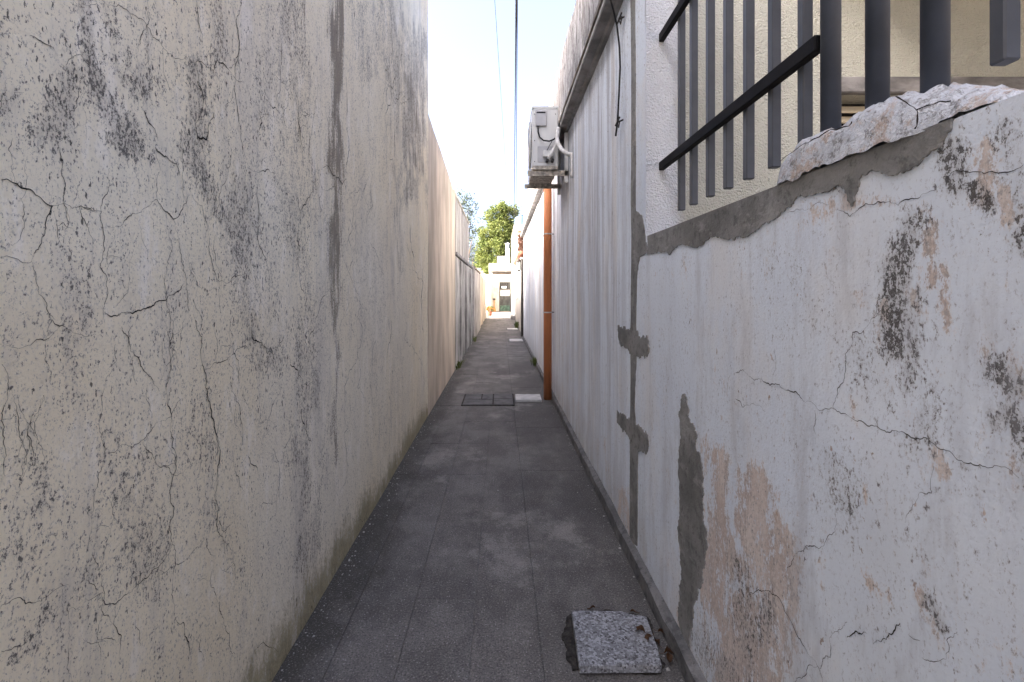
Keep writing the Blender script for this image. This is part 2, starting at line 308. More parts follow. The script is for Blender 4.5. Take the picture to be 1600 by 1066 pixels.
def wall_grid(name, mat, parent, X, ys, zs, side, seed, attrs, smooth=True, edge=None):
    YY, ZZ = np.meshgrid(ys, zs, indexing='ij'); XX = X + side*undul(YY, ZZ, seed)
    n, m = YY.shape; co = np.stack([XX, YY, ZZ], -1).reshape(-1, 3)
    idx = np.arange(n*m).reshape(n, m); a, b, c, d = idx[:-1,:-1], idx[1:,:-1], idx[1:,1:], idx[:-1,1:]
    q = np.stack([a,b,c,d] if side > 0 else [a,d,c,b], -1).reshape(-1, 4)
    me = bpy.data.meshes.new(name); me.vertices.add(len(co)); me.vertices.foreach_set('co', co.ravel())
    me.loops.add(q.size); me.loops.foreach_set('vertex_index', q.ravel().astype(np.int32))
    me.polygons.add(len(q)); me.polygons.foreach_set('loop_start', np.arange(0, q.size, 4, dtype=np.int32))
    me.polygons.foreach_set('loop_total', np.full(len(q), 4, dtype=np.int32)); me.update(); me.validate()
    for k, fn in attrs.items():
        at = me.attributes.new(k, 'FLOAT', 'POINT'); at.data.foreach_set('value', np.clip(fn(YY, ZZ), 0, 1.5).ravel().astype(np.float32))
    return link(name, me, mat, parent, smooth)
def cracks(parent, X, side, seed, lst, proud=.0012, gain=.31):
    # each traced crack is an object of its own: a jagged, tapering dark line following the wall's surface
    rnd = random.Random(seed)
    for pts, w in lst:
        P = [Vector(PW(u, v, X)) for u, v in pts if abs(u-U0) > 20]
        if len(P) < 2: continue
        for it in range(6):
            Q = [P[0]]
            for a, b in zip(P, P[1:]):
                L = (b-a).length
                if L > .006*max(1, a.x):
                    nrm = Vector((-(b-a).y, (b-a).x)); Q.append((a+b)/2 + nrm*rnd.uniform(-.17, .17))
                Q.append(b)
            P = Q
        n = len(P); mb = MB(); ph = rnd.random()*9
        for i, p in enumerate(P):
            d = (P[min(i+1,n-1)] - P[max(i-1,0)]); d = d.normalized() if d.length > 1e-9 else Vector((0,1)); nr = Vector((-d.y, d.x))
            t = i/(n-1); k = max(0, mnoise.noise(Vector((ph, i*.11, 0)))*1.6 + .55)
            ww = gain*w*p.x/F*(.25 + .75*math.sin(math.pi*min(1, .10+t*.86)))*(.22 + k*1.05 + .3*rnd.random())
            for sgn in (-1, 1):
                q = p + nr*sgn*ww*.5; mb.v.append((X + side*(float(undul(q.x, q.y, seed_of[X])) + proud), q.x, q.y))
        mb.f = [(2*i, 2*i+1, 2*i+3, 2*i+2) for i in range(n-1)]
        mb.build('crack', 'crack', parent)
def patch(name, parent, X, side, pts, thick, mat='mortar', rag=.012, seed=0, sub=5, zmax=None):
    # ragged skim of mortar trowelled on the wall: closed outline, a few mm thick
    rnd = random.Random(seed); P = [Vector(PW(u, v, X)) for u, v in pts]
    for it in range(sub):
        Q = []
        for a, b in zip(P, P[1:]+P[:1]):
            Q.append(a); L = (b-a).length
            if L > .006:
                nr = Vector((-(b-a).y, (b-a).x)).normalized(); Q.append((a+b)/2 + nr*rnd.uniform(-1,1)*min(rag*(.75**it), L*.30))
        P = Q
    if zmax: P = [Vector((p.x, min(p.y, zmax))) for p in P]
    bm = bmesh.new(); ux = [X + side*(float(undul(p.x, p.y, seed_of[X])) + thick) for p in P]
    top = [bm.verts.new((x, p.x, p.y)) for x, p in zip(ux, P)]; bot = [bm.verts.new((x-side*(thick+.012), p.x, p.y)) for x, p in zip(ux, P)]
    es = [bm.edges.new((top[i], top[(i+1) % len(top)])) for i in range(len(top))]
    bmesh.ops.triangle_fill(bm, edges=es, use_beauty=True)
    for i in range(len(P)):
        j = (i+1) % len(P); bm.faces.new((top[i], top[j], bot[j], bot[i]))
    bmesh.ops.recalc_face_normals(bm, faces=bm.faces[:]); me = bpy.data.meshes.new(name); bm.to_mesh(me); bm.free()
    return link(name, me, mat, parent)
XL, XR = -.853, .726
seed_of = {XL: 2, XR: 8}
# ================================================================== setting: ground and pavement
def struct(o): o['kind'] = 'structure'; return o
struct(MB().add([(-400,-400,-.06),(400,-400,-.06),(400,400,-.06),(-400,400,-.06)], [(0,1,2,3)]).build('ground', 'dirt'))
pav = struct(MB().box(XL-.1, 1.2, -6, 38.4, -.055, -.006).build('alley_pavement', 'screed'))
XT = [-.853, -.667, -.40, -.118, .16]                    # tile joints seen along the alley
rows = []; y = -.86
while y < 37.6: rows.append(y); y += .805
tile_mesh = {}
for i in range(4):
    w = XT[i+1]-XT[i]-.002
    mb = MB().box(-w/2, w/2, -.4015, .4015, -.02, 0)
    me_o = mb.build('paving_tile', 'tile', pav, .0008); COL.objects.unlink(me_o); tile_mesh[i] = me_o
for r, y0 in enumerate(rows):
    if y0 > 27: break
    for i in range(4):
        o = tile_mesh[i].copy(); COL.objects.link(o); o.parent = pav; o.name = 'paving_tile'
        o.location = ((XT[i]+XT[i+1])/2, y0+.4025 + (.0 if i % 2 else .0), random.uniform(-.0012, .0012))
        o.rotation_euler = (random.uniform(-.002,.002), random.uniform(-.003,.003), random.uniform(-.0015,.0015))
for o in list(tile_mesh.values()): bpy.data.objects.remove(o)
MB().box(XL, .16, rows[35]-.01, 38.3, -.02, -.001).build('far_paving', 'screed', pav, .002)
# right hand strip of trowelled cement, poured in lengths
ys = [-3, 1.3, 4.05, 5.35, 7.6, 11.2, 15.4, 21, 28, 38.3]
for a, b in zip(ys, ys[1:]): MB().box(.1655, .69, a+.003, b-.003, -.02, random.uniform(-.001,.002)).build('cement_strip', 'screed', pav, .003)
# ================================================================== left: tall plaster house
T = thing('plaster_house', 'tall cream plaster house wall with cracks and black lichen, left of the alley', 'house')
box('wall', 'beige', T, (-7, XL-.03, -3.2, 5.86, -.05, 5.25)); box('roof', 'roof', T, (-7.1, XL-.02, -3.25, 5.88, 5.25, 5.31))
zA = lambda p: zoom(p, 0, 0, .469); zC = lambda p: zoom(p, 0, 500, .531)
def z6(lst, ox, oy, s): return [(ox+a*s, oy+b*s, ox+c*s, oy+d*s, r*s, am) for a,b,c,d,r,am in lst]
gr = z6([(290,20,310,200,75,.95),(310,200,400,480,95,.95),(230,230,120,480,75,.75),(400,60,480,260,70,.6),(600,540,800,760,90,.75),
     (640,230,650,520,70,.7),(800,640,860,1066,80,.65),(960,0,1000,330,45,.6),(0,380,30,330,40,.5),(980,640,1030,1000,50,.5),(880,200,900,560,60,.35),
     (0,120,60,60,60,.3),(250,900,300,1066,70,.35),(700,0,720,200,70,.3)], 0, 0, .469) + \
     z6([(410,400,420,760,70,.55),(230,40,250,260,60,.45),(150,480,130,560,70,.5),(20,640,160,520,60,.45),(30,700,0,680,60,.5),(120,850,60,960,60,.4),
     (300,560,260,900,60,.35),(760,0,800,120,60,.5),(900,0,910,700,50,.55),(640,560,700,760,50,.35),(560,200,560,420,70,.4),(260,300,320,420,60,.35)], 0, 500, .531) + \
     [(655,60,640,300,26,.75),(600,0,650,190,28,.6),(560,0,575,120,24,.5),(690,480,700,540,6,.4),(440,20,450,330,30,.4)]
stk = [(523,-40,523,330,12,.92),(523,330,527,560,11,.76),(527,560,522,720,8,.55),(345,0,372,420,12,.35),(470,0,490,300,10,.45),(640,120,655,260,10,.6),(690,250,690,520,4,.4),(610,0,625,420,8,.45),(580,200,585,600,7,.3)]
def ynear(a, b, n): t = np.linspace(0, 1, n); return a*(b/a)**t
ysL = np.concatenate([np.linspace(-3.2, .55, 24)[:-1], ynear(.55, 5.87, 400)]); zsL = np.linspace(-.03, 5.25, 420)
safe = lambda fn: (lambda Y, Z: np.where(Y > .5, fn(np.maximum(Y, .5), Z), .25))
wall_grid('plaster_face', 'left', T, XL, ysL, zsL, 1, 2, {
    'grime': safe(lambda Y, Z: strokes(Y, Z, XL, gr, 1)*1.0 - .02),
    'streak': safe(lambda Y, Z: strokes(Y, Z, XL, stk, 4)),
    'moss': lambda Y, Z: np.clip(1.15-Z/(.20+.25*fnoise(Y, Z*0, 1.1, 3)), 0, 1)})
box('end_face', 'beige', T, (-6.9, XL-.004, 5.855, 5.872, 0, 5.24))
ck = [(zA(p), w) for p, w in [
 ([(495,0),(490,90),(487,230)],2.4),([(345,0),(420,30),(490,80),(540,150),(620,195)],3),([(805,0),(790,60),(800,140),(795,185),(765,225)],4.5),
 ([(655,205),(715,235),(725,200),(770,240),(810,275)],4),([(795,180),(785,280),(795,380),(805,470),(820,525)],4),([(655,0),(665,80),(680,150)],3),
 ([(485,370),(520,430),(530,470)],6),([(520,490),(560,525),(590,545),(600,580)],6),([(660,270),(680,330),(655,410),(660,455),(690,465),(700,410),(715,375)],5.5),
 ([(200,490),(205,580),(212,680),(235,750)],3.4),([(212,680),(215,775)],2.6),([(0,600),(45,610),(110,640),(175,685),(150,740),(135,810),(108,845)],4.6),
 ([(0,857),(60,870),(100,872),(108,845)],2.2),([(175,685),(205,680),(270,685),(340,705)],2.4),([(100,872),(115,940),(150,1010),(180,1066)],3.2),
 ([(365,560),(345,660),(342,760),(340,850),(330,890),(340,1066)],3.6),([(342,760),(400,755),(460,710),(523,665),(525,590),(520,500)],3),
 ([(523,665),(550,705),(575,730),(605,700),(630,640)],3.6),([(575,730),(595,800),(610,900),(640,1066)],3),([(350,1045),(420,1040),(490,1025),(560,985),(610,945)],5.5),
 ([(885,330),(920,360),(940,385)],4),([(830,310),(865,350),(875,410),(860,480)],4),([(820,540),(870,570),(960,630)],3),([(860,600),(865,700),(860,790),(890,880),(900,960)],4),
 ([(455,725),(470,790),(490,860)],2.6),([(640,650),(690,740),(700,850),(730,940),(735,1040)],3),([(990,320),(1000,450),(1010,560)],5),
 ([(1010,660),(990,780),(1000,940),(1030,1010)],5),([(730,940),(790,920),(840,940)],3),([(40,460),(25,500),(35,560),(45,610)],2.2),([(240,0),(285,15),(330,10)],2.4),
 ([(545,160),(550,250),(570,300)],2.4),([(360,300),(385,350)],3),([(715,60),(720,200)],2.6),([(650,200),(670,300),(665,400)],2.6),([(860,470),(865,600)],2.6),([(930,100),(935,300),(920,350)],2.6),
 ([(100,120),(160,150),(200,185)],3),([(560,770),(555,900),(570,1066)],2)]] + \
 [(zC(p), w) for p, w in [
 ([(0,75),(95,65),(165,30),(180,0)],3),([(150,0),(165,15),(220,40),(300,50)],3.4),([(355,20),(380,90),(430,160),(465,210)],4),
 ([(505,0),(500,130),(502,280),(500,340),(515,400),(508,550),(502,650),(510,730),(503,880)],4),([(575,0),(590,110),(610,230),(635,340),(638,430),(636,580),(655,650),(660,690)],5),
 ([(600,145),(660,120),(735,90)],3.4),([(740,0),(750,60),(790,100),(800,80),(805,150)],5),([(0,130),(20,180),(15,240),(5,330),(15,400),(12,460)],3.4),
 ([(105,390),(110,270),(130,225)],2),([(300,395),(350,370),(420,350),(500,285),(550,220)],2.6),([(415,360),(460,430),(500,455),(535,450),(560,430)],2.6),
 ([(305,200),(290,310),(285,450),(270,560),(255,680)],2.4),([(250,730),(280,790),(295,825),(340,835),(400,780),(460,730),(500,680)],3.4),
 ([(340,835),(335,900),(355,930),(350,1000)],3),([(510,715),(560,685),(600,640)],2.4),([(515,885),(540,920),(550,1000)],4),([(640,590),(655,625),(680,600)],4),
 ([(200,830),(205,900),(200,980),(210,1066)],2),([(0,840),(60,820),(140,810),(200,780)],2.4),([(0,975),(60,960),(100,900)],2),([(855,130),(890,190),(920,180)],4.5),
 ([(800,380),(820,440),(820,560)],3),([(690,220),(710,300),(712,370)],4),([(150,0),(130,90),(145,180)],2),([(120,230),(60,460),(0,470)],1.8),([(630,0),(632,120)],2.6),
 ([(545,940),(600,1000),(570,1020)],2),([(730,400),(760,450)],2.6),([(395,880),(410,960)],2)]] + \
 [([(540,120),(545,240),(540,270)],5),([(505,262),(525,278),(542,280)],5),([(490,290),(478,320),(470,330)],4.5),([(610,20),(612,160)],6),([(640,350),(648,420)],6),([(470,500),(478,560)],4),([(612,500),(605,560)],6),([(470,640),(485,690)],4),([(660,420),(662,520)],8)]
rh = random.Random(31)
for k in range(85):                                        # hairlines wandering mostly downwards, some with a side branch
    x = rh.uniform(10, 640); y = rh.uniform(0, 980 - max(0, x-420)*1.3); p = [(x, y)]; lean = rh.uniform(-.35, .35)
    for q in range(rh.randint(3, 6)): x += lean*18 + rh.uniform(-11, 11); y += rh.uniform(14, 36); p.append((x, y))
    if p[-1][1] < 1050 - max(0, x-400)*1.5: ck.append((p, rh.uniform(1.2, 2.6)))
    if rh.random() < .5: x0, y0 = p[2]; d = rh.choice((-1, 1)); ck.append(([(x0, y0), (x0+d*rh.uniform(8,20), y0+rh.uniform(-6,14)), (x0+d*rh.uniform(22,46), y0+rh.uniform(-16,16))], rh.uniform(1, 2)))
cracks(T, XL, 1, 5, ck)
# lower boundary walls on the left
T = thing('boundary_wall', 'plain pale plaster boundary wall right after the tall left house', 'wall')
def lowwall(T, X0, X1, ya, yb, za, zb, mat, cap=None):
    n = 14; mb = MB()
    for i in range(n+1):
        t = i/n; y = ya+(yb-ya)*t; z = za+(zb-za)*t + random.uniform(-.012,.012)
        mb.v += [(X0,y,-.05),(X1,y,-.05),(X1,y,z),(X0,y,z)]
    for i in range(n):
        k = 4*i; mb.f += [(k+1,k+5,k+6,k+2),(k+2,k+6,k+7,k+3),(k+3,k+7,k+4,k)]
    mb.f += [(0,1,2,3),(4*n+3,4*n+2,4*n+1,4*n)]
    w = mb.build('wall', mat, T)
    if cap:
        box('coping', cap, T, (X0-.03, X1+.035, ya+.01, yb-.01, min(za,zb)+.015, min(za,zb)+.085), .01)
    return w
lowwall(T, -1.06, XL+.004, 5.873, 9.34, 3.55, 3.28, 'beige')
T = thing('boundary_wall', 'stained low wall carrying the pale outbuilding, left of the alley', 'wall'); lowwall(T, -1.05, XL+.01, 9.345, 14.9, 2.13, 2.13, 'greyw', 'cornice')
for yy in (10.3, 11.9, 13.6): box('pier', 'greyw', T, (XL-.05, XL+.045, yy, yy+.3, 0, 2.1), .01)
T = thing('rendered_outbuilding', 'pale flat-roofed outbuilding rising above the low left wall', 'building')
box('wall', 'white', T, (-3.4, -.90, 9.47, 14.1, 0, 3.36)); box('end_face', 'olive', T, (-3.38, -.915, 9.452, 9.468, .5, 3.35)); box('added_shade_storey', 'olive', T, (-3.39, -2.0, 9.5, 14.08, 3.3, 4.6)); box('roof_edge', 'olive', T, (-3.45, -.875, 9.43, 14.14, 3.36, 3.42), .01)  # upper storey is hidden from view, added to raise the shadow opposite
for k in range(5): box('panel_rib', 'white', T, (-.902, -.888, 9.9+k*.85, 9.93+k*.85, 2.25, 3.34))
T = thing('boundary_wall', 'dark grey mildewed wall segment with weeds at its foot', 'wall'); lowwall(T, -1.02, XL+.055, 14.905, 19.6, 2.2, 2.15, 'greyw', 'cornlip')
T = thing('boundary_wall', 'sun-bleached beige wall with capped piers, far left of the alley', 'wall'); lowwall(T, -1.05, XL, 19.605, 27.6, 2.25, 2.15, 'beige')
for yy in (19.9, 22.6, 25.2, 27.3):
    p = box('pier', 'beige', T, (-1.1, XL+.05, yy, yy+.28, 0, 2.35), .012); box('pier_cap', 'cornice', p, (-1.14, XL+.085, yy-.035, yy+.315, 2.352, 2.42), .01)
T = thing('boundary_wall', 'short white wall stub beside the far dark door', 'wall'); lowwall(T, -1.05, XL, 36.2, 37.85, 2.3, 2.3, 'white')
# ================================================================== right: white house
H = thing('white_house', 'white house with cornice and rain streaks along the right of the alley', 'house')
box('house_body', 'para', H, (XR+.04, 7.5, 2.62, 15.66, -.05, 3.95)); box('roof', 'roof', H, (XR+.05, 7.45, 2.63, 15.65, 3.951, 3.98))
ysR = np.concatenate([ynear(2.478, 8, 300), np.linspace(8, 15.7, 80)[1:]]); zsR = np.linspace(-.03, 3.22, 270)
peelR = [(975,770,978,850,11,.75),(1025,830,1045,990,26,.55),(940,690,955,760,10,.35),(880,520,900,640,8,.3)]
pxu = lambda Y: U0 + F*XR/Y
wall_grid('plaster_face', 'right', H, XR, ysR, zsR, -1, 8, {
    'peel': lambda Y, Z: strokes(Y, Z, XR, peelR, 2), 'mould': lambda Y, Z: .12 + .25*np.clip((Z-2.85)/.35, 0, 1) + .15*np.clip(.35-Z, 0, 1),
    'drip_and_shade': lambda Y, Z: np.clip(.25+(Z-.2)*.45, 0, 1)*np.clip((Y-2.75)/.35, .12, 1)*(1+.5*np.clip((Y-6)/2, 0, 1)), 'damp': lambda Y, Z: np.clip(1-Z/.45, 0, 1)*.9})  # streaks strengthened farther along to paint shade on the far stretch
# cornice: moulded section swept along the wall, and the parapet above
def sweep(name, mat, parent, sec, y0, y1, n=40, jit=.003, bev=0):
    mb = MB(); m = len(sec)
    for i in range(n+1):
        y = y0+(y1-y0)*i/n
        for x, z in sec: mb.v.append((x+random.uniform(-jit,jit), y, z+random.uniform(-jit,jit)))
    for i in range(n):
        for j in range(m): mb.f.append((i*m+j, i*m+(j+1)%m, (i+1)*m+(j+1)%m, (i+1)*m+j))
    mb.f += [tuple(range(m))[::-1], tuple(n*m+j for j in range(m))]
    return mb.build(name, mat, parent)
sweep('cornice', 'cornice', H, [(XR+.02,3.16),(.70,3.165),(.69,3.185),(.634,3.19),(.634,3.20),(XR+.02,3.20)][::-1], 2.52, 15.62)
sweep('cornice_fascia', 'slabw', H, [(.626,3.203),(XR+.02,3.203),(XR+.02,3.236),(.626,3.236)], 2.517, 15.625, 40, .0015)
sweep('cornice_lip', 'cornlip', H, [(.616,3.239),(XR+.02,3.239),(XR+.02,3.285),(.66,3.275),(.616,3.262)], 2.515, 15.63)
sweep('parapet', 'para', H, [(.718,3.27),(.90,3.27),(.90,4.25),(.86,4.28),(.74,4.27),(.72,4.235)], 2.50, 15.66, 60, .005)
sweep('skirting', 'skirt', H, [(.690,-.03),(XR+.03,-.03),(XR+.03,.088),(.722,.082),(.693,.066)], 2.49, 15.68, 90, .0035)
# camera facing wall of the porch recess with its louvred window
wx0, wx1, wz0, wz1 = 1.655, 3.1, 1.25, 2.43; YF = 2.48
mb = MB()
for a, b, c, d in ((XR-.002,.93,1.70,4.3),(.93,wx0,-.05,4.3),(wx0,wx1,-.05,wz0),(wx0,wx1,wz1,4.3),(wx1,7.5,-.05,4.3)):
    k = len(mb.v); mb.v += [(a,YF,c),(b,YF,c),(b,YF,d),(a,YF,d)]; mb.f.append((k,k+1,k+2,k+3))
for (a, c, b, d) in ((wx0,wz0,wx0,wz1),(wx1,wz1,wx1,wz0),(wx1,wz0,wx0,wz0),(wx0,wz1,wx1,wz1)):
    k = len(mb.v); mb.v += [(a,YF,c),(a,YF+.13,c),(b,YF+.13,d),(b,YF,d)]; mb.f.append((k,k+1,k+2,k+3))
mb.build('porch_front_wall', 'stucco', H)
box('window_lintel', 'cornice', H, (wx0-.06, wx1+.06, YF-.035, YF+.02, 2.432, 2.512), .006)
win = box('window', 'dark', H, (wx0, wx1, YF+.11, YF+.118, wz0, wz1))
for x in (wx0, wx1-.04): box('window_frame', 'shut', win, (x, x+.04, YF+.02, YF+.10, wz0, wz1), .004)
sl = None
for k in range(22):
    z = wz1-.045-k*.052
    mb = MB(); x0, x1 = wx0+.042, wx1-.042
    mb.add([(x0,-.015,-.02),(x1,-.015,-.02),(x1,.022,.02),(x0,.022,.02),(x0,-.010,-.026),(x1,-.010,-.026),(x1,.027,.014),(x0,.027,.014)],[(0,1,2,3),(7,6,5,4),(0,4,5,1),(3,2,6,7)])
    if sl is None: sl = mb.build('louvre_slat', 'shut', win); o = sl
    else: o = sl.copy(); COL.objects.link(o)
    o.location = (0, YF+.055, z)
# ================================================================== right foreground: low porch wall
P = thing('porch_wall', 'peeling white low wall with mortar patches under the metal railing', 'wall')
box('wall_core', 'para', P, (XR+.03, .93, -2.5, 2.478, -.05, 1.722))
peelP = [(1130,740,1110,1000,55,.85),(1200,770,1170,1080,45,.8),(1120,1040,1180,1090,70,.9),(1225,900,1215,1066,22,.6),(1470,420,1465,450,24,.75),(1440,470,1445,490,22,.55),(1340,460,1345,480,14,.55),
  (1240,345,1280,330,20,.4),(1290,325,1390,320,18,.55),(1440,330,1460,390,22,.7),(1530,220,1530,300,26,.7),(1560,290,1580,330,22,.6),(1480,420,1485,520,18,.6),(1385,480,1385,500,12,.7),
  (1540,570,1600,640,40,.45),(1455,700,1470,740,16,.6),(1345,890,1375,920,18,.55),(1435,920,1470,1000,14,.6),(1575,710,1590,760,24,.5),(1325,620,1335,660,10,.6),(1280,880,1275,920,10,.45),(1410,640,1420,670,14,.4),(1570,1000,1580,1040,16,.4),(1350,760,1352,780,8,.4)]
mouP = [(1420,340,1395,400,30,.75),(1400,400,1400,540,28,.85),(1430,460,1425,600,24,.6),(1330,250,1310,300,20,.8),(1500,230,1490,290,36,.85),(1520,300,1540,320,26,.8),(1550,570,1575,600,30,.85),(1560,640,1600,680,28,.9),
  (1590,700,1600,740,24,.8),(1545,655,1548,665,10,.8),(1450,600,1440,700,40,.35),(1300,720,1320,790,30,.55),(1160,880,1170,960,26,.55),(1190,950,1180,1066,30,.6),(1100,1000,1140,1066,36,.5),(1440,930,1465,985,14,.7),(1340,540,1370,620,40,.35),
  (1250,430,1270,520,40,.22),(1160,560,1165,640,16,.25),(1330,800,1330,850,20,.3),(1590,200,1600,400,30,.5)]
ysP = np.concatenate([np.linspace(-2.5, .5, 16)[:-1], ynear(.5, 2.478, 330)]); zsP = np.linspace(-.03, 1.728, 300)
wall_grid('plaster_face', 'right', P, XR, ysP, zsP, -1, 8, {
    'peel': safe(lambda Y, Z: strokes(Y, Z, XR, peelP, 3)*1.1), 'mould': safe(lambda Y, Z: strokes(Y, Z, XR, mouP, 6)*.84 + .10),
    'drip_and_shade': lambda Y, Z: 0*Y+.08, 'damp': lambda Y, Z: np.clip(1-Z/.28, 0, 1)*.6})
sweep('skirting', 'skirt', P, [(.690,-.03),(XR+.03,-.03),(XR+.03,.088),(.722,.082),(.693,.066)], -2.5, 2.487, 40, .004)
zF = lambda p: zoom(p, 1150, 450, .5777); zE = lambda p: zoom(p, 1200, 100, .375)
cr = [(zF(p), w) for p, w in [([(0,230),(80,255),(130,275),(190,310),(265,325)],2.2),([(265,325),(310,350),(400,385),(470,400),(515,405),(570,440),(600,465),(700,480),(740,490),(768,515)],2.8),
 ([(265,325),(285,260),(295,180),(315,120),(370,80),(395,50)],2),([(0,300),(40,318),(80,335)],1.8),([(535,480),(533,555),(500,555),(480,600),(463,635)],2),([(130,785),(155,740),(190,705),(225,705),(270,660),(270,610)],2),
 ([(40,825),(80,820),(125,850),(150,900),(175,950),(220,1020),(235,1066)],2),([(300,945),(355,935)],3),([(370,963),(415,935),(445,908)],3.2),([(470,940),(500,955)],2.4),([(505,1000),(545,1010),(570,1005),(600,930)],2),
 ([(300,905),(270,930),(255,1000),(230,1030),(160,1066)],1.6),([(215,330),(218,425)],1.2),([(105,165),(97,240)],1.2),([(40,260),(40,318)],1.2),([(15,370),(10,470)],1.3)]] + \
 [(zE(p), w) for p, w in [([(80,620),(180,600),(250,585)],1.2),([(280,610),(340,635),(380,600),(430,585),(480,575),(540,590),(600,560),(650,540),(700,518)],2.6),([(730,470),(780,445),(850,450),(900,458),(960,455),(1066,420)],3),
 ([(900,460),(905,540),(890,640)],1.5),([(485,850),(490,950),(440,1050)],1.6)]]
cracks(P, XR, -1, 9, cr, gain=.46)
# mortar repairs
zD = lambda p: zoom(p, 980, 0, .394); z7 = lambda p: zoom(p, 660, 500, .2815); z8 = lambda p: zoom(p, 940, 380, .6435)
band = zD([(78,930),(210,880),(330,830),(470,770),(600,722),(612,690),(690,650),(760,605),(850,575),(930,575),(1040,535),(1150,500),(1310,455),(1290,510),(1230,590),(1150,660),(1010,690),(960,680),(920,720),(890,820),(850,740),(780,760),(690,770),(650,820),(600,860),(530,900),(450,940),(420,950),(340,940),(280,980),(200,975),(170,1010),(120,1000),(80,1010)])
patch('mortar_band', P, XR, -1, band, .004, rag=.007, seed=3, zmax=1.729)
patch('mortar_column', P, XR, -1, z8([(200,365),(210,400),(215,440),(230,460),(228,500),(245,545),(245,640),(255,700),(250,760),(240,830),(222,880),(215,985),(190,950),(187,880),(190,760),(188,600),(190,450),(192,380)]), .004, rag=.02, seed=8)
patch('mortar_strip', H, XR, -1, [(987,-150),(994,-150),(993,330),(1003,338),(1008,372),(1011,395),(999,402),(995,430),(993,560),(991,640),(996,700),(996,853),(985,850),(984,640),(986,420),(987,200)], .0032, rag=.006, seed=4)
patch('mortar_patch', H, XR, -1, z7([(1085,30),(1130,55),(1165,45),(1190,60),(1215,95),(1245,85),(1255,120),(1250,190),(1230,215),(1200,215),(1180,200),(1160,185),(1140,165),(1110,145),(1090,110)]), .0042, rag=.02, seed=5)
patch('mortar_patch', H, XR, -1, z7([(1080,500),(1110,520),(1150,550),(1180,580),(1220,610),(1250,660),(1255,700),(1240,740),(1215,730),(1190,720),(1160,670),(1140,640),(1110,620),(1080,570)]), .0042, rag=.02, seed=6)
# broken coping on top of the low wall
def coping():
    ny, nr = 190, 26; mb = MB(); yy = np.linspace(1.292, -.6, ny)
    for i, y in enumerate(yy):
        top = 1.822 if y > .93 else (1.822 - (.93-y)/.22*.082 if y > .71 else 1.740)
        if y > 1.25: top -= (y-1.25)*.5
        for j in range(nr):
            t = j/(nr-1); x = .7165 + .014*min(1, max(0, (.90-y)/.12)) + .235*t; edge = min(t, 1-t)
            z = 1.7305 + (top-1.7305)*min(1, (edge*11)**.40)
            if j == 0: z = 1.729 + .012*(fnoise(y, 0, 22, 31)-.5) + .008*(fnoise(y, 0, 70, 32)-.5)
            n = fnoise(y, x, 24, 4)-.5; n2 = fnoise(y, x, 70, 6)-.5; cr_ = abs(fnoise(y, x*.4, 7, 12)-.5)
            z += (n*.030 + n2*.014 + .010*round(fnoise(y, x, 11, 21)*3)/3 - .005 - (.012 if cr_ < .012 else 0))*(1 if j not in (0, nr-1) else 0)
            xx = x + ((fnoise(y, z, 16, 9)-.5)*.024 + (fnoise(y, z, 60, 3)-.5)*.010)*(0 if j == 0 else .45 if j == 1 else 1 if j < 8 else .3)
            mb.v.append((float(xx), float(y), float(z)))
    for i in range(ny-1):
        for j in range(nr-1): k = i*nr+j; mb.f.append((k, k+nr, k+nr+1, k+1))
    k = len(mb.v); mb.f.append(tuple(range(nr)))
    o = mb.build('coping', 'coping', P, smooth=True); me = o.data
    co = np.array([v.co for v in me.vertices])
    for nm, val in (('peel', .15+.40*fnoise(co[:,1], co[:,2], 14, 2)), ('mould', .10+.30*fnoise(co[:,1], co[:,2]*.5, 11, 5)), ('drip_and_shade', co[:,0]*0), ('damp', .75+co[:,0]*0)):
        at = me.attributes.new(nm, 'FLOAT', 'POINT'); at.data.foreach_set('value', val.astype(np.float32))
    return o
cop = coping()
def coping_crack(pts, w, seed):
    rnd = random.Random(seed); path = []
    for (u, v) in pts: y, z = PW(u, v, .722); path.append(Vector((.7165, y, z)))
    out = [path[0]]
    for a, b in zip(path, path[1:]):
        for t in (.33, .66, 1): out.append(a.lerp(b, t) + Vector((0, rnd.uniform(-.002,.002), rnd.uniform(-.002,.002))))
    MB().tube(out, [w*(.3+.7*rnd.random()) for _ in out], 5).build('coping_crack', 'crack', P)
coping_crack(zE([(60,405),(140,345),(200,312),(270,277),(350,257),(360,240)]), .0016, 1)
coping_crack(zE([(545,135),(590,160),(635,190),(640,230),(625,268)]), .0016, 2); coping_crack(zE([(635,190),(700,165),(780,152)]), .0014, 3)
box('added_shade_roof', 'white', H, (1.4, 7.4, -2.5, 2.475, 3.3, 3.45), .01)  # unseen slab added to shade the porch and near walls
box('porch_floor', 'skirt', H, (.935, 7.4, -2.5, 2.47, -.05, .25))
# ================================================================== metal railing
R = thing('metal_railing', 'dark metal railing of square bars above the low right wall', 'railing')
XB = .822
XRL = .800
for z in (2.077, 2.716): MB().box(XRL-.012, XRL+.014, 1.25, 2.479, z-.021, z+.021).build('rail', 'railshade', R, .003)
for z in (2.716,): MB().box(XRL-.012, XRL+.014, -.6, 1.24, z-.021, z+.021).build('rail', 'railshade', R, .003)
bar0 = MB().box(-.014, .014, -.014, .014, 0, 1.35).build('bar', 'railb', R, .003)
for k, u in enumerate((1065, 1084, 1110, 1138, 1170, 1210, 1258, 1570)):
    o = bar0 if k == 0 else bar0.copy()
    if k: COL.objects.link(o)
    o.location = (XB, F*XB/(u-U0), 1.823 + random.uniform(-.002,.002))
o = bar0.copy(); COL.objects.link(o); o.location = (XB, .66, 1.823)
post0 = MB().lathe((0,0,0), [(.022,0),(.022,1.42)], 20).build('round_post', 'rail', R, smooth=False)
post0.data.polygons.foreach_set('use_smooth', [len(p.vertices) == 4 for p in post0.data.polygons])
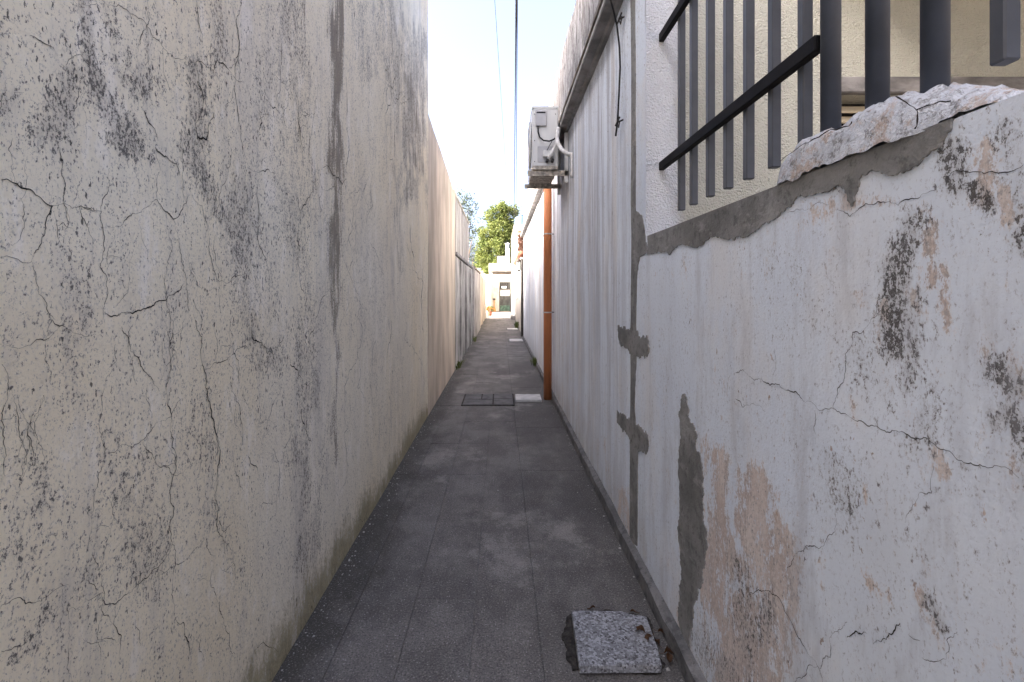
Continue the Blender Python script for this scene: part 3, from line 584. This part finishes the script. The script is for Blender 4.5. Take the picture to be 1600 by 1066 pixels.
for k, u in enumerate((1298, 1371, 1461)):
    o = post0 if k == 0 else post0.copy()
    if k: COL.objects.link(o)
    o.location = (XB-.01, F*(XB-.01)/(u-U0), 1.76)
# ================================================================== air conditioner
A = thing('air_conditioner', 'white split air conditioner outdoor unit on rusty brackets high on right wall', 'air conditioner')
ax0, ax1, ay0, ay1, az0, az1 = .335, .612, 5.25, 6.05, 2.775, 3.41
case = box('casing', 'acwhite', A, (ax0, ax1, ay0, ay1, az0, az1), .012)
box('top_cover', 'acwhite', A, (ax0-.004, ax1+.004, ay0-.004, ay1+.004, az1-.03, az1+.006), .006)
box('base_pan', 'rust', A, (ax0+.005, ax1-.005, ay0+.004, ay1-.004, az0-.028, az0+.012), .004)
# terminal cover with its recessed grip
def sideq(u0, v0, u1, v1, Y=5.25):  # rectangle measured on the unit's near side
    return ((u0-U0)*Y/F, (u1-U0)*Y/F, EYE+(V0-v1)*Y/F, EYE+(V0-v0)*Y/F)
x0,x1,z0,z1 = sideq(836.5,173,854,198); tcv = box('terminal_cover', 'acgrey', A, (x0,x1,ay0-.022,ay0-.001,z0,z1), .006); box('grip', 'black', tcv, (x0+.012,x1-.012,ay0-.0245,ay0-.0225,z1-.034,z1-.020))
x0,x1,z0,z1 = sideq(840,229,866,254); vp = box('valve_plate', 'acgrey', A, (x0,x1,ay0-.006,ay0-.001,z0,z1), .002)
x0,x1,z0,z1 = sideq(848,237,865,247); box('valve_cover', 'acwhite', vp, (x0,x1,ay0-.05,ay0-.0065,z0,z1), .006)
for (x, z) in ((.36,3.33),(.36,3.05),(.36,2.83),(.58,3.33),(.59,3.39),(.35,3.39)): MB().tube([(x,ay0-.004,z),(x,ay0+.002,z)], .005, 8).build('screw', 'black', A)
for x in (.49, .545): MB().tube([(x,ay0-.07,2.83),(x,ay0+.01,2.83)], .016, 8).build('valve', 'iron', A)
MB().tube([(.395,5.238,3.198),(.395,5.215,3.13),(.41,5.20,3.07),(.45,5.195,3.035),(.51,5.195,3.028),(.56,5.20,3.05),(.60,5.22,3.10)], .0085, 8).build('power_cable', 'black', A, smooth=True)
MB().tube([(.54,5.19,3.03),(.51,5.19,2.98),(.485,5.19,2.93)], .004, 6).build('earth_wire', 'black', A, smooth=True)
def wrapped(pts, r, name):
    P_ = []; R_ = []
    pts = [Vector(p) for p in pts]
    for a, b in zip(pts, pts[1:]):
        for k in range(6): P_.append(a.lerp(b, k/6)); R_.append(r*(1+.10*math.sin(len(P_)*2.1)+random.uniform(-.06,.06)))
    P_.append(pts[-1]); R_.append(r); MB().tube(P_, R_, 10).build(name, 'tape', A, smooth=True)
wrapped([(.50,5.19,2.84),(.53,5.17,2.89),(.575,5.17,2.98),(.60,5.18,3.08),(.615,5.22,3.15)], .017, 'insulated_pipe')
wrapped([(.605,5.18,3.16),(.585,5.16,3.06),(.59,5.12,2.98),(.625,5.07,2.90),(.68,5.02,2.845),(.722,4.98,2.825)], .022, 'insulated_pipe')
MB().tube([(.712,4.97,2.82),(.712,4.97,2.62),(.718,4.98,2.60)], .010, 8).build('drain_hose', 'tape', A, smooth=True)
# fan grille on the alley side
for k, r in enumerate((.06,.10,.14,.18,.22,.255)):
    MB().tube([(ax0-.012, 5.57+r*math.cos(t), 3.09+r*math.sin(t)) for t in np.linspace(0, 2*math.pi, 33)], .004, 5).build('grille_ring', 'acwhite', A)
for k in range(6):
    t = math.pi*k/6; MB().tube([(ax0-.008, 5.57-.26*math.cos(t), 3.09-.26*math.sin(t)), (ax0-.008, 5.57+.26*math.cos(t), 3.09+.26*math.sin(t))], .004, 5).build('grille_spoke', 'acwhite', A)
MB().tube([(ax0-.0015, 5.57, 3.09),(ax0-.003, 5.57, 3.09)], .25, 28).build('fan_recess', 'black', A)
for yb in (5.31, 5.97):
    br = MB().box(.288, XR+.005, yb-.02, yb+.02, 2.715, 2.745).build('bracket_arm', 'rust', A, .003)
    MB().box(.288, XR, yb-.02, yb-.014, 2.69, 2.716).build('bracket_web', 'rust', br); MB().box(XR-.045, XR-.004, yb-.02, yb+.02, 2.62, 3.15).build('bracket_upright', 'acwhite', br, .003)
    for xx in (.38, .56): MB().box(xx-.02, xx+.02, yb-.02, yb+.02, 2.7455, 2.7465+.002).build('rubber_foot', 'black', A)
# ================================================================== drain pipe
D = thing('drain_pipe', 'orange-brown plastic downpipe standing against the right wall', 'pipe')
MB().lathe((.640, 6.75, 0), [(.0545,.002),(.0545,1.0),(.0545,2.0),(.0545,3.15)], 24).build('pipe', 'pvc', D)
for o in D.children: o.data.polygons.foreach_set('use_smooth', [len(p.vertices) == 4 for p in o.data.polygons])
for z in (2.24, 1.18):
    c = MB().lathe((.640, 6.75, z), [(.0605,-.008),(.0605,.008)], 24).build('pipe_clamp', 'slabw', D); MB().box(.695, .73, 6.742, 6.758, z-.006, z+.006).build('clamp_pin', 'iron', c)
# ================================================================== loose cable on the wall
K = thing('hanging_cable', 'loose black cable hanging down the white wall from two clips', 'cable')
def onwall(u, v, off): y, z = PW(u, v, XR-off); return (XR-off, y, z)
MB().tube([onwall(u, v, o_) for u, v, o_ in ((938,-120,.125),(945,-60,.12),(950,-12,.117),(958,14,.075),(964,40,.04),(968,75,.03),(969,105,.03),(967,150,.03),(965,190,.03),(962,213,.035))], .0055, 8).build('cable', 'black', K, smooth=True)
for (u, v) in ((968,30),(965,191)):
    a = Vector(onwall(u, v, .03)); w = Vector((XR+.01, a.y-.02, a.z+.012))
    cl = MB().tube([a, w], .005, 6).build('clip', 'iron', K); MB().tube([a+Vector((-.006,.03,-.012)), a+Vector((.004,-.035,.018))], .005, 6).build('clip_bar', 'iron', cl)
    MB().tube([a+Vector((0,.012,.0)), a+Vector((.004,-.01,-.035)), a+Vector((.006,-.03,.0))], .004, 6).build('wire_tie', 'iron', cl)
# ================================================================== covers on the pavement
def slab(name, label, pts, z0, z1, mat, bev, rag=0):
    for it in range(4 if rag else 0):
        q = []
        for a, b in zip(pts, pts[1:]+pts[:1]):
            L = math.hypot(b[0]-a[0], b[1]-a[1]); q += [a, ((a[0]+b[0])/2+random.uniform(-1,1)*rag*L, (a[1]+b[1])/2+random.uniform(-1,1)*rag*L)]
        pts = q
    mb = MB(); n = len(pts); mb.v += [(x,y,z0) for x,y in pts] + [(x,y,z1) for x,y in pts]
    mb.f += [tuple(range(n))[::-1], tuple(range(n, 2*n))] + [(i, (i+1)%n, n+(i+1)%n, n+i) for i in range(n)]
    return tag(mb.build(name, mat, None, bev), label, 'slab')
def GP(u, v, z=0): Y = F*(EYE-z)/(v-V0); return ((u-U0)*Y/F, Y)
slab('inspection_slab', 'speckled terrazzo slab with a chipped corner lying by the right wall', [GP(905,1040,.042),GP(1034,1039,.042),GP(1027,1010,.042),GP(1010,963,.042),GP(985,959,.042),GP(970,954.5,.042),GP(893,953.5,.042)], .010, .042, 'terrazzo', .003)
slab('mortar_bed', 'dark crumbling mortar bed under the terrazzo slab', [GP(894,1049),GP(930,1053),GP(980,1049),GP(1034,1052),GP(1040,1040),GP(1026,1005),GP(1012,966),GP(985,960),GP(900,955),GP(891,962),GP(881,985),GP(886,1015)], -.004, .0075, 'bed', 0, .14)
slab('drain_cover', 'small white cement cover at the foot of the orange downpipe', [(.20,6.56),(.545,6.56),(.55,6.93),(.205,6.93)], .0, .035, 'slabw', .004)
hz = thing('manhole_cover', 'square grey hatch split in pieces set flush in the pavement', 'hatch')
mb = MB()
for b in ((-.505,-.495,6.362,7.058),(.175,.185,6.362,7.058),(-.495,.175,6.362,6.372),(-.495,.175,7.048,7.058)): mb.box(b[0],b[1],b[2],b[3],-.004,.007)
mb.box(-.495,.175,6.372,7.048,-.004,.0025); mb.build('hatch_frame', 'bed', hz)
for b in ((-.487,-.105,6.385,6.695),(-.09,.165,6.385,6.745),(-.487,-.265,6.712,7.036),(-.25,-.105,6.712,7.036),(-.09,.165,6.762,7.036)): box('hatch_piece', 'cover', hz, (*b, -.003, .010+random.uniform(0,.003)), .004)
for k, (y, l) in enumerate(((14.6, 'pale inspection cover nearest in the far right strip'), (19.2, 'pale inspection cover farther along the right strip'))):
    t = thing('inspection_cover', l, 'slab'); box('cover_plate', 'slabw', t, (.27,.66,y,y+.62,0,.03), .005); box('cover_frame', 'cover', t, (.235,.695,y-.05,y+.67,-.003,.009), .003)
# dry leaves by the slab
def leaf_mesh():
    mb = MB(); prof = [(0,.0),(.006,.010),(.013,.020),(.015,.032),(.010,.045),(.0,.060)]
    for i, (w, l) in enumerate(prof): c = .010*math.sin(i*1.1); mb.v += [(-w, l, .007+c), (0, l, c*.6), (w, l, .009+c)]
    for i in range(5):
        k = 3*i; mb.f += [(k,k+1,k+4,k+3),(k+1,k+2,k+5,k+4)]
    mb.tube([(0,-.022,.004),(0,0,.001)], .0008, 4); return mb
spots = [(1008,990,.043,.8,1.0,'curled brown leaf lying on the terrazzo slab edge'),(1018,996,.043,2.1,.8,'small dry leaf overlapping the slab corner'),(1028,988,.008,3.9,.9,'dry leaf standing between slab and skirting'),(1037,1022,.008,5.1,1.1,'dark dry leaf beside the near slab corner'),
   (1030,1010,.008,.3,.9,'dry leaf with long stalk against the slab side'),(930,951,.008,1.4,.55,'tiny leaf at the far edge of the slab'),(1044,1025,.008,2.8,.8,'dry leaf tucked against the skirting'),(985,957,.008,4.4,.6,'leaf scrap behind the chipped slab corner')]
lm = None
for (u, v, z, a, s_, lab) in spots:
    if lm is None: o = lm = leaf_mesh().build('dry_leaf', 'dry')
    else: o = lm.copy(); COL.objects.link(o)
    x, y = GP(u, v, z); o.location = (x, y, z+.002); o.rotation_euler = (random.uniform(-.3,.4), random.uniform(-.5,.5), a); o.scale = (s_*1.1,)*3
    tag(o, lab, 'leaf', 'dry leaves by the slab')
# chips and grit along the wall feet
mb = MB()
for k in range(900):
    y = random.uniform(1.3, 16)**1.0; sd_ = random.random()
    x = XL+.01+abs(random.gauss(0,.05)) if sd_ < .62 else (.685-abs(random.gauss(0,.03)) if sd_ < .8 else random.uniform(XL, .66)); r = random.uniform(.0015,.007)*(1.6 if random.random() < .06 else 1)
    vs = [(x+r*random.uniform(.6,1.3)*math.cos(t+1), y+r*random.uniform(.6,1.3)*math.sin(t+1), .001) for t in (0,1.6,3.1,4.7)]; vs.append((x,y,r*.9)); mb.add(vs, [(0,1,4),(1,2,4),(2,3,4),(3,0,4)])
o = mb.build('grit', 'stone'); o['kind'] = 'stuff'; tag(o, 'pale grit and paint chips scattered along the wall feet', 'grit')
# weeds
def weed(x, y, h, n, lab, seed):
    rnd = random.Random(seed); mb = MB()
    for k in range(n):
        a = rnd.uniform(0, 6.28); L = h*rnd.uniform(.5,1); lean = rnd.uniform(.2,.8); w = .006+h*.03; p = Vector((x+rnd.gauss(0,h*.2)*.5, y+rnd.gauss(0,h*.7), 0)); d = Vector((math.cos(a), math.sin(a), 0)); s_ = Vector((-d.y, d.x, 0))*w
        m = p + d*L*lean*.4 + Vector((0,0,L*.6)); e = p + d*L*lean + Vector((0,0,L*.85)); mb.add([p-s_*.4, p+s_*.4, m+s_, m-s_, e], [(0,1,2,3),(3,2,4)])
    return tag(mb.build('weed', 'weed'), lab, 'weed', 'weeds at the wall feet')
weed(.68, 9.9, .22, 30, 'green weed tuft at the foot of the white house wall', 1); weed(.68, 20.5, .35, 45, 'tall green weeds by the far right wall', 2)
weed(XL+.06, 9.6, .20, 26, 'dark weed tuft where the low left wall begins', 3); weed(XL+.1, 14.8, .2, 22, 'weed tuft at the left pier of the grey wall', 4)
# ================================================================== far right buildings
B = thing('tiled_cottage', 'low white cottage with a red clay tile eave beyond the white house', 'house')
box('wall', 'white', B, (.745, 6, 15.72, 22.0, -.05, 2.62)); 
for k in range(20):
    y = 15.85+k*.31; MB().tube([(.60, y, 2.64),(1.5, y, 3.05)], [.10,.085], 8).build('roof_tile', 'clay', B)
box('eave', 'white', B, (.62, 1.2, 15.75, 22, 2.50, 2.56), .01); box('roof_slope', 'roof', B, (.80, 6, 15.74, 21.98, 2.64, 2.70)); MB().tube([(.69,15.80,.05),(.69,15.80,2.5)], .045, 10).build('downpipe', 'iron', B)
B = thing('lantern', 'black wall lantern mounted at the corner past the white house', 'lamp')
lx, ly, lz = .60, 16.3, 2.38
MB().lathe((lx,ly,lz), [(.06,-.20),(.09,.05),(.095,.06)], 6).build('lantern_glass', 'glass', B); MB().lathe((lx,ly,lz), [(.12,.06),(.05,.15),(.015,.19)], 6).build('lantern_cap', 'iron', B); MB().lathe((lx,ly,lz), [(.03,-.25),(.068,-.20)], 6).build('lantern_base', 'iron', B)
for j in range(6):
    t = math.pi*j/3; MB().tube([(lx+.062*math.cos(t),ly+.062*math.sin(t),lz-.2),(lx+.094*math.cos(t),ly+.094*math.sin(t),lz+.06)], .008, 5).build('lantern_bar', 'iron', B)
MB().tube([(lx,ly,lz+.19),(lx+.05,ly,lz+.25),(.75,ly,lz+.2)], .012, 6).build('lantern_arm', 'iron', B)
B = thing('far_house', 'sunlit white two-storey house at the far right of the alley', 'house')
box('wall', 'white', B, (.80, 7, 22.02, 30, -.05, 4.1)); box('upper_wall', 'beige', B, (.84, 7, 30.01, 38.6, -.05, 5.45)); box('parapet_cap', 'clay', B, (.77, 7, 22, 29.98, 4.1, 4.18), .01); box('parapet_cap', 'cornice', B, (.80, 7, 30, 38.6, 5.452, 5.54), .01)
for yy in (23.2, 26.8): f = box('window_frame', 'door', B, (.78, .82, yy, yy+1, 1.1, 2.2), .005); box('window_pane', 'glass', f, (.775, .779, yy+.06, yy+.94, 1.16, 2.14))
for yy, zz in ((25.0,2.75),(31,3.1)): MB().box(.42,.80,yy,yy+.8,zz,zz+.05).build('awning_slab', 'cornice', B, .005)
box('step', 'cornice', B, (.55,.80,26.5,27.6,0,.18), .01)
tk = thing('water_tank', 'blue grey roof water tank on the far right house', 'tank')
MB().lathe((1.42,34.2,5.55), [(.44,0),(.45,.3),(.44,.32),(.45,.6),(.44,.62),(.45,.95),(.40,1.06),(.16,1.14)], 24).build('tank_body', 'tank', tk, smooth=True); MB().lathe((1.42,34.2,5.55), [(.16,1.141),(.16,1.2),(.12,1.22)], 16).build('tank_lid', 'tank', tk)
MT['vine'] = leafmat('reddish vine leaves', (.055,.03,.022), (.12,.06,.04))
vn = thing('climbing_vine', 'reddish brown vine hanging at the far corner of the white house', 'plant')
def _vine():
    rnd = random.Random(4); mb = MB()
    for k in range(900):
        p = Vector((rnd.uniform(.60,.80), rnd.uniform(15.75,17.3), 2.45+.95*rnd.random()**.8)); a = Vector((rnd.gauss(0,1),rnd.gauss(0,1),rnd.gauss(0,1))).normalized()*.045; b = a.orthogonal().normalized()*.03; mb.add([p-a,p+b,p+a,p-b],[(0,1,2,3)])
    mb.build('foliage', 'vine', vn); MB().tube([(.735,16,0),(.70,16.1,1.2),(.72,16,2.4),(.70,16.4,3.1)], [.02,.016,.014,.008], 6).build('stem', 'bark', vn)
_vine()
# ================================================================== the far end: wall with the door
E = thing('end_wall', 'sunlit white wall closing the far end of the alley', 'wall')
dx0, dx1, dz = -.10, .80, 2.27; YE = 38.0
box('wall_panel', 'white', E, (-1.2, dx0, YE, YE+.2, -.05, 2.75)); box('door_head', 'white', E, (dx0+.001, .839, YE, YE+.2, dz, 2.749)); box('jamb', 'white', E, (dx1, .838, YE+.001, YE+.199, -.05, dz-.001)); box('coping', 'cornice', E, (-1.25, .838, YE-.04, YE+.24, 2.752, 2.83), .01)
Dn = thing('door', 'dark old door with barred glazed top at the alley end', 'door')
box('leaf_lower', 'doorgreen', Dn, (dx0+.03, dx1-.03, YE+.06, YE+.10, .02, .45)); box('leaf_panel', 'door', Dn, (dx0+.03, dx1-.03, YE+.06, YE+.10, .452, 1.18))
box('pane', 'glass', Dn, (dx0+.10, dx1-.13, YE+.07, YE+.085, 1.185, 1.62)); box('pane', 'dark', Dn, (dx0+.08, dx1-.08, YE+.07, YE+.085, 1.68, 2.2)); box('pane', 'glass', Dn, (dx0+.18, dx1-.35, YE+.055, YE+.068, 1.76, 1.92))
for b in ((dx0,dx0+.08,0,dz-.002),(dx1-.10,dx1,0,dz-.002),(dx0+.081,dx1-.101,dz-.08,dz-.002),(dx0+.081,dx1-.101,1.625,1.675)): box('door_frame', 'door', Dn, (b[0],b[1],YE+.03,YE+.12,b[2],b[3]))
for k in range(5): MB().tube([(dx0+.16+k*.14,YE+.045,1.68),(dx0+.16+k*.14,YE+.045,2.19)], .012, 6).build('bar', 'iron', Dn)
box('handle', 'iron', Dn, (dx1-.17,dx1-.14,YE+.0,YE+.06,1.0,1.12))
pz = thing('rusty_post', 'thin ochre rusty pump post standing by the end wall', 'post')
px = -.48; MB().tube([(px,37.7,0),(px,37.7,.85)], .04, 8).build('post_shaft', 'ochre', pz); MB().lathe((px,37.7,.85), [(.06,0),(.11,.05),(.11,.12),(.05,.15)], 10).build('post_cap', 'iron', pz); MB().lathe((px,37.7,0), [(.14,0),(.13,.18),(.06,.34)], 10).build('post_foot', 'ochre', pz)
fp = thing('flower_pot', 'potted plant with orange flowers against the far left wall', 'plant')
fx, fy = -.66, 31.0
MB().lathe((fx,fy,0), [(.10,0),(.15,.24),(.165,.25),(.165,.29)], 14).build('pot', 'clay', fp)
def leafball(name, mat, parent, c, r, n, s_, seed):
    rnd = random.Random(seed); mb = MB()
    for k in range(n):
        d = Vector((rnd.gauss(0,1), rnd.gauss(0,1), rnd.gauss(0,1))).normalized()*rnd.uniform(.4,1); p = Vector(c)+Vector((d.x*r[0], d.y*r[1], d.z*r[2])); a = Vector((rnd.gauss(0,1),rnd.gauss(0,1),rnd.gauss(0,1))).normalized()*s_; b = a.orthogonal().normalized()*s_*.5
        mb.add([p-a, p+b, p+a, p-b], [(0,1,2,3)])
    return mb.build(name, mat, parent)
leafball('foliage', 'weed', fp, (fx,fy,.42), (.27,.27,.20), 200, .05, 1); leafball('flowers', 'flower', fp, (fx-.07,fy-.08,.44), (.26,.2,.17), 90, .04, 2)
# white house behind the end wall
N = thing('rear_house', 'white stepped rear house visible above the end wall', 'house')
box('wall', 'white', N, (-.93, 4, 41.2, 47, -.05, 2.62)); box('parapet', 'white', N, (-.95, 4, 40.0, 40.25, 3.16, 3.78)); box('side_pier', 'white', N, (-.93, -.62, 40.251, 40.6, 0, 3.16)); box('canopy_slab', 'cornice', N, (-.95, 4, 40.26, 47, 3.05, 3.158)); box('recess_wall', 'beige', N, (-.60, 4, 41.1, 41.19, 0, 3.04))
box('upper_block', 'white', N, (-.30, .42, 43, 45, 3.16, 4.6)); f = box('upper_window', 'door', N, (-.05, .3, 42.96, 42.998, 3.9, 4.4)); box('window_pane', 'glass', f, (-.01, .26, 42.95, 42.959, 3.94, 4.36))
ch = box('chimney', 'white', N, (.42, .80, 42.5, 42.95, 3.16, 5.2), .02); MB().lathe((.61,42.7,5.2), [(.14,0),(.14,.35),(.20,.36),(.20,.45),(.05,.5)], 12).build('chimney_cowl', 'acwhite', ch)
# ================================================================== overhead cables
def cab(lab, a, b, r, sag):
    pts = []
    for k in range(25):
        t = k/24; p = Vector(a).lerp(Vector(b), t); p.z -= sag*4*t*(1-t); pts.append(p)
    tag(MB().tube(pts, r, 6).build('overhead_cable', 'cable', smooth=True), lab, 'cable', 'overhead cables')
def ray(u, v, Y): return Vector(((u-U0)*Y/F, Y, EYE+(V0-v)*Y/F))
def line_through(p, q, Y): t = (Y-p.y)/(q.y-p.y); return p.lerp(q, t)
p, q = ray(806.3, 0, 9), ray(803.2, 348, 33.5); cab('thick dark overhead cable above the alley, left of the pair', line_through(p,q,-4), q, .016, 0)
p, q = ray(808.3, 0, 9), ray(806.2, 348, 33.5); cab('thick dark overhead cable above the alley, right of the pair', line_through(p,q,-4), q, .011, 0)
p, q = ray(773, 0, 9), ray(796, 350, 33.5); cab('thin pale overhead wire slanting left of the cable pair', line_through(p,q,-4), q, .005, 0)
# ================================================================== trees
def tree(lab, x, y, h, blobs, n, ls, mat, seed):
    T = thing('tree', lab, 'tree'); rnd = random.Random(seed); tr = MB(); tr.tube([(x,y,-.05),(x+.1,y,h*.25),(x-.05,y,h*.5),(x,y,h*.8)], [.28,.22,.16,.05], 10)
    mb = MB()
    for (bx, by, bz, r) in blobs:
        c = Vector((bx,by,bz)); tr.tube([(x,y,h*.3), ((x+bx)/2, (y+by)/2, (h*.3+bz)/2+.3), (bx,by,bz)], [.10,.06,.02], 6)
        m = int(n*r*r)
        subs = [c + Vector((rnd.gauss(0,1),rnd.gauss(0,1),rnd.gauss(0,.9))).normalized()*r*rnd.uniform(.55,1.0) for _ in range(int(14*r*r)+6)]
        for k in range(m):
            p = rnd.choice(subs) + Vector((rnd.gauss(0,1),rnd.gauss(0,1),rnd.gauss(0,1)))*.20*r**.5
            a = Vector((rnd.gauss(0,1),rnd.gauss(0,1),rnd.gauss(0,.6))).normalized()*ls*rnd.uniform(.6,1.2); b = a.cross(Vector((rnd.gauss(0,1),rnd.gauss(0,1),rnd.gauss(0,1)))).normalized()*ls*.5
            mb.add([p-a, p+b, p+a, p-b], [(0,1,2,3)])
    tr.build('trunk', 'bark', T, smooth=True); mb.build('crown', mat, T)
tree('large sunlit yellow-green tree beyond the end of the alley', -.3, 50, 8.5, [(-.6,50,8.9,1.2),(.8,50.4,9.2,1.1),(-1.2,50,7.4,1.1),(.2,49.4,7.6,1.3),(1.2,50,7.4,1.1),(-1.3,49.8,5.9,1.1),(-.3,49.2,5.8,1.3),(.9,49.6,5.7,1.2),(-1.6,49.6,4.4,1.0),(-.6,49,4.2,1.2),(.5,49.4,4.2,1.1),(-1.0,49.2,3.0,1.1),(.3,50,10,.7)], 1700, .11, 'leaf', 5)
tree('sparse dark blue-green tree showing above the pale outbuilding', -3.0, 42, 8.0, [(-3.2,42,9.4,.8),(-2.7,42,8.7,.8),(-3.4,42,8.2,.9),(-2.5,42.2,7.7,.7),(-3.0,42,7.0,.9),(-2.3,42,6.4,.5),(-3.2,42,5.5,.9)], 420, .10, 'leaf2', 6)
tree('hazy low tree peeping between the outbuilding and the sunlit tree', -3.6, 62, 6.0, [(-3.4,62,6.3,1.1),(-2.4,62,5.6,1.0),(-3.2,62,4.6,1.2)], 420, .12, 'leaf2', 8)
